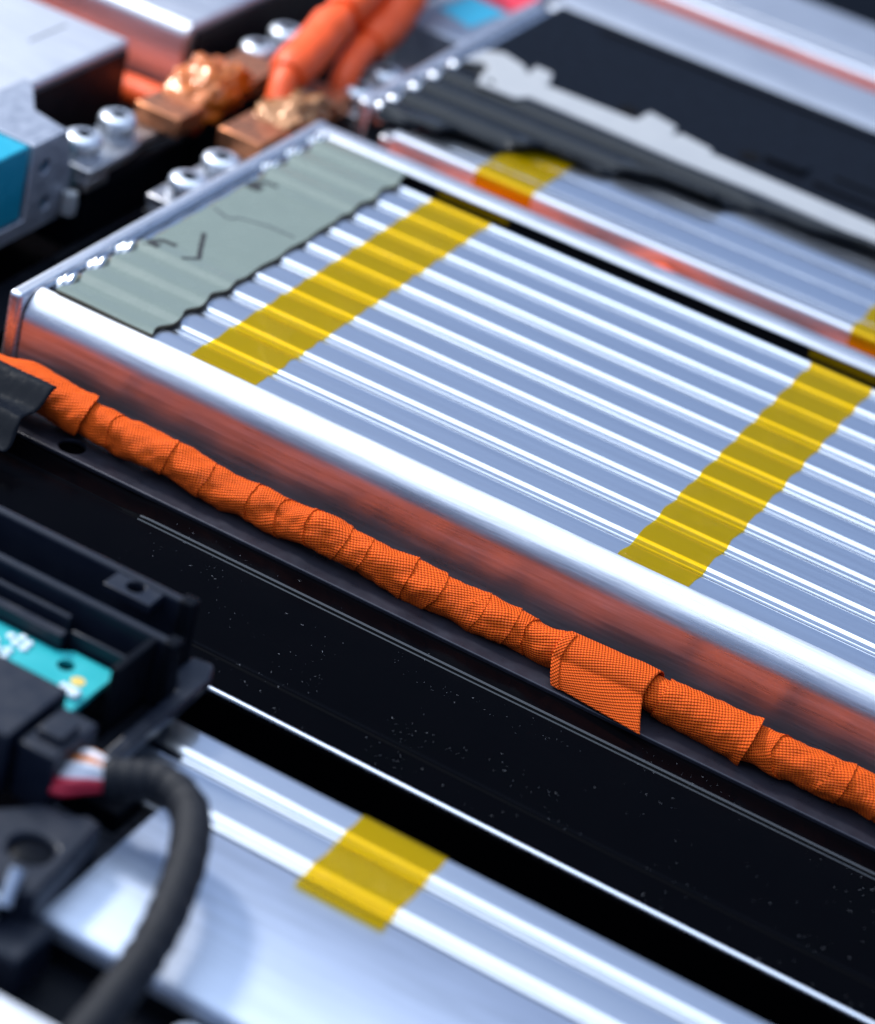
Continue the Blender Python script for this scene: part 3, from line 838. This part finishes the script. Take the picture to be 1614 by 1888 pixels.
def disc(name, cx, cy, r, h, mat):
    MB().lathe(cx, cy, [(r, 12.4), (r, 12.42 + h * .6), (r * .7, 12.42 + h), (.02, 12.42 + h)], 18).build(name, mat, board)
disc('gold_pad', 64.8, -147.4, 1.5, .1, 'gold')
for k, (cx, cy) in enumerate([(46.6, -144.6), (48.6, -143.4), (50.6, -144.2), (48.6, -145.8), (50.8, -146.2), (47, -150), (49, -149), (49.4, -151.2), (43, -147), (45, -148)]):
    disc('solder_joint', cx, cy, 1.0, .6, 'solder')
MB().box(63.2, 68.0, -153.4, -150.6, 12.41, 13.6).build('chip', 'solder', board, bevel=.4)
bar('connector_cap', 30, 68.6, -178, -157.6, 3, 18.2, 'plastic_grey')
bar('connector', 69.4, 78.0, -175.5, -160.6, 3, 16.4, 'plastic_grey')
bar('latch', 70.8, 76.6, -171.5, -165.0, 16.5, 18.0, 'plastic_grey', .4)
MB().prism([(74.5, -118.5), (79.5, -117.8), (81.5, -122), (81.8, -163), (78.6, -163), (77.8, -130), (74.5, -126)], 5.5, 8.5).build('hook_arm', 'plastic_grey', bms, bevel=.7)
bar('skirt', 74.2, 79.4, -158, -136, -4, 6)
bar('foot_plate', 40, 86.4, -162, -128, -6, -.6, 'plastic_black')

# wire harness leaving the connector
har = thing('wire_harness', 'black sleeved wire harness arching out of the controller over the silver sheet', 'wire harness', (100, -175, 0))
for k, (mt_, oy, oz) in enumerate([('wire_orange', 3.6, 1.6), ('wire_white', 1.8, 2.8), ('wire_orange', .2, 2.4), ('wire_white', -1.6, 2.0), ('wire_white', -3.0, .8), ('wire_red', -4.6, 0), ('wire_red', -5.0, -1.6), ('wire_orange', 4.2, -.2)]):
    s_ = (-1) ** k
    MB().tube(smooth_path([(77.2, -168 + oy * 1.25, 9.5 + oz * .6), (80.2, -168.4 + oy * 1.1, 10.6 + oz), (83.5, -167.6 + oy * .6, 11 + oz * .9), (87.5, -165.6 + oy * .35, 11 + oz * .5)], 6), 1.15, 10).build('wire', mt_, har, angle=80)
hp = smooth_path([(84.6, -167.6, 11), (89, -165, 11.6), (95.5, -162.6, 12.4), (103.2, -166.4, 12.6), (109.2, -176.2, 12), (113.4, -187.5, 10.8), (116.2, -198.5, 9.4), (117.6, -209, 8), (118.4, -222, 6), (118, -240, 2)], 14)
MB().tube(hp, [3.75 + .25 * nz(i * .25, 1, 1) + .035 * (i % 7) + .12 * nz(i * .6, 3, 1) for i in range(len(hp))], 28).build('sleeve', 'sleeve_black', har, angle=80)

# black connector housings in the bottom left corner
cb = thing('connector_housing', 'blurred black connector housing with a round recess in the bottom left corner', 'connector', (80, -190, -20))
MB().prism([(60, -186), (72, -186.5), (79, -178), (84, -178), (87, -175), (90.5, -176), (92.6, -201), (60, -208)], -4, 8, holes=[circle(84.6, -190.5, 4.4, 24)]).build('housing', 'plastic_grey', cb, bevel=.8)
MB().lathe(84.6, -190.5, [(4.3, -3), (4.3, 6.4), (2.6, 7.0), (.02, 7.2)], 24).build('round_boss', 'plastic_black', cb)
MB().box(76, 97, -211, -199, -20, 1.5).build('lower_block', 'plastic_grey', cb, bevel=1.0)
MB().tube([(88.2, -203.8, 5), (87.4, -199.4, 10.5)], 1.5, 12).build('pin', 'steel', cb)
MB().lathe(84.4, -205.6, [(3.4, 2), (3.2, 6), (2.2, 8), (.02, 8.4)], 20).build('stud', 'zinc', cb)
tag(MB().ext([(-330, -16), (-217, -16), (-217, -1.5), (-218, -.4), (-330, -.4)], 40, 340, 6).build('front_sheet', 'aluminium_sheet', angle=40), 'pale silver sheet cut off by the bottom left corner', 'plate')
rl = thing('front_rail', 'black rail with a bolt along the near edge of the foreground module', 'rail', (150, -207, -40))
MB().box(66, 340, -216.6, -196.9, -40, -8).build('rail', 'plastic_black', rl, bevel=.6)
MB().lathe(128.5, -197.6 - 4.2, [(4.5, -8), (4.5, -6.8), (3.6, -6.6), (3.5, -3.6), (2.6, -2.8), (.02, -2.7)], 24).build('bolt', 'zinc', rl)

# ------------------------------------------------------------------ dust and lint on the black beam
db = MB()
rd = random.Random(11)
for _ in range(2200):
    x = rd.uniform(20, 260); y = rd.uniform(-84, -33)
    if nz(x * .06, y * .1, 9) < rd.uniform(-.1, .6): continue
    z = max(beam_z(x, y), -24) + .03
    if rd.random() < .86:
        r = rd.uniform(.03, .1); k = 5; a0 = rd.uniform(0, 6)
        vs = [(x + r * rd.uniform(.6, 1.2) * math.cos(a0 + q * 1.2566), y + r * rd.uniform(.6, 1.2) * math.sin(a0 + q * 1.2566), z) for q in range(k)]
        db.add(vs + [(x, y, z + r)], [(q, (q + 1) % k, k) for q in range(k)])
    else:
        a = rd.uniform(0, 6.28); L = rd.uniform(.25, .8); cu = rd.uniform(-1.5, 1.5); wv = .025; px, py = x, y
        for q in range(4):
            nx2, ny2 = px + L / 4 * math.cos(a), py + L / 4 * math.sin(a)
            sx, sy = -math.sin(a) * wv, math.cos(a) * wv
            db.add([(px + sx, py + sy, z + .05), (px - sx, py - sy, z + .05), (nx2 - sx, ny2 - sy, z + .05), (nx2 + sx, ny2 + sy, z + .05)], [(0, 1, 2, 3)])
            px, py = nx2, ny2; a += cu / 4
du = db.build('dust', 'lint', smooth=False)
du['kind'] = 'stuff'; du['label'] = 'pale dust specks and lint on the black beam'; du['category'] = 'dust'
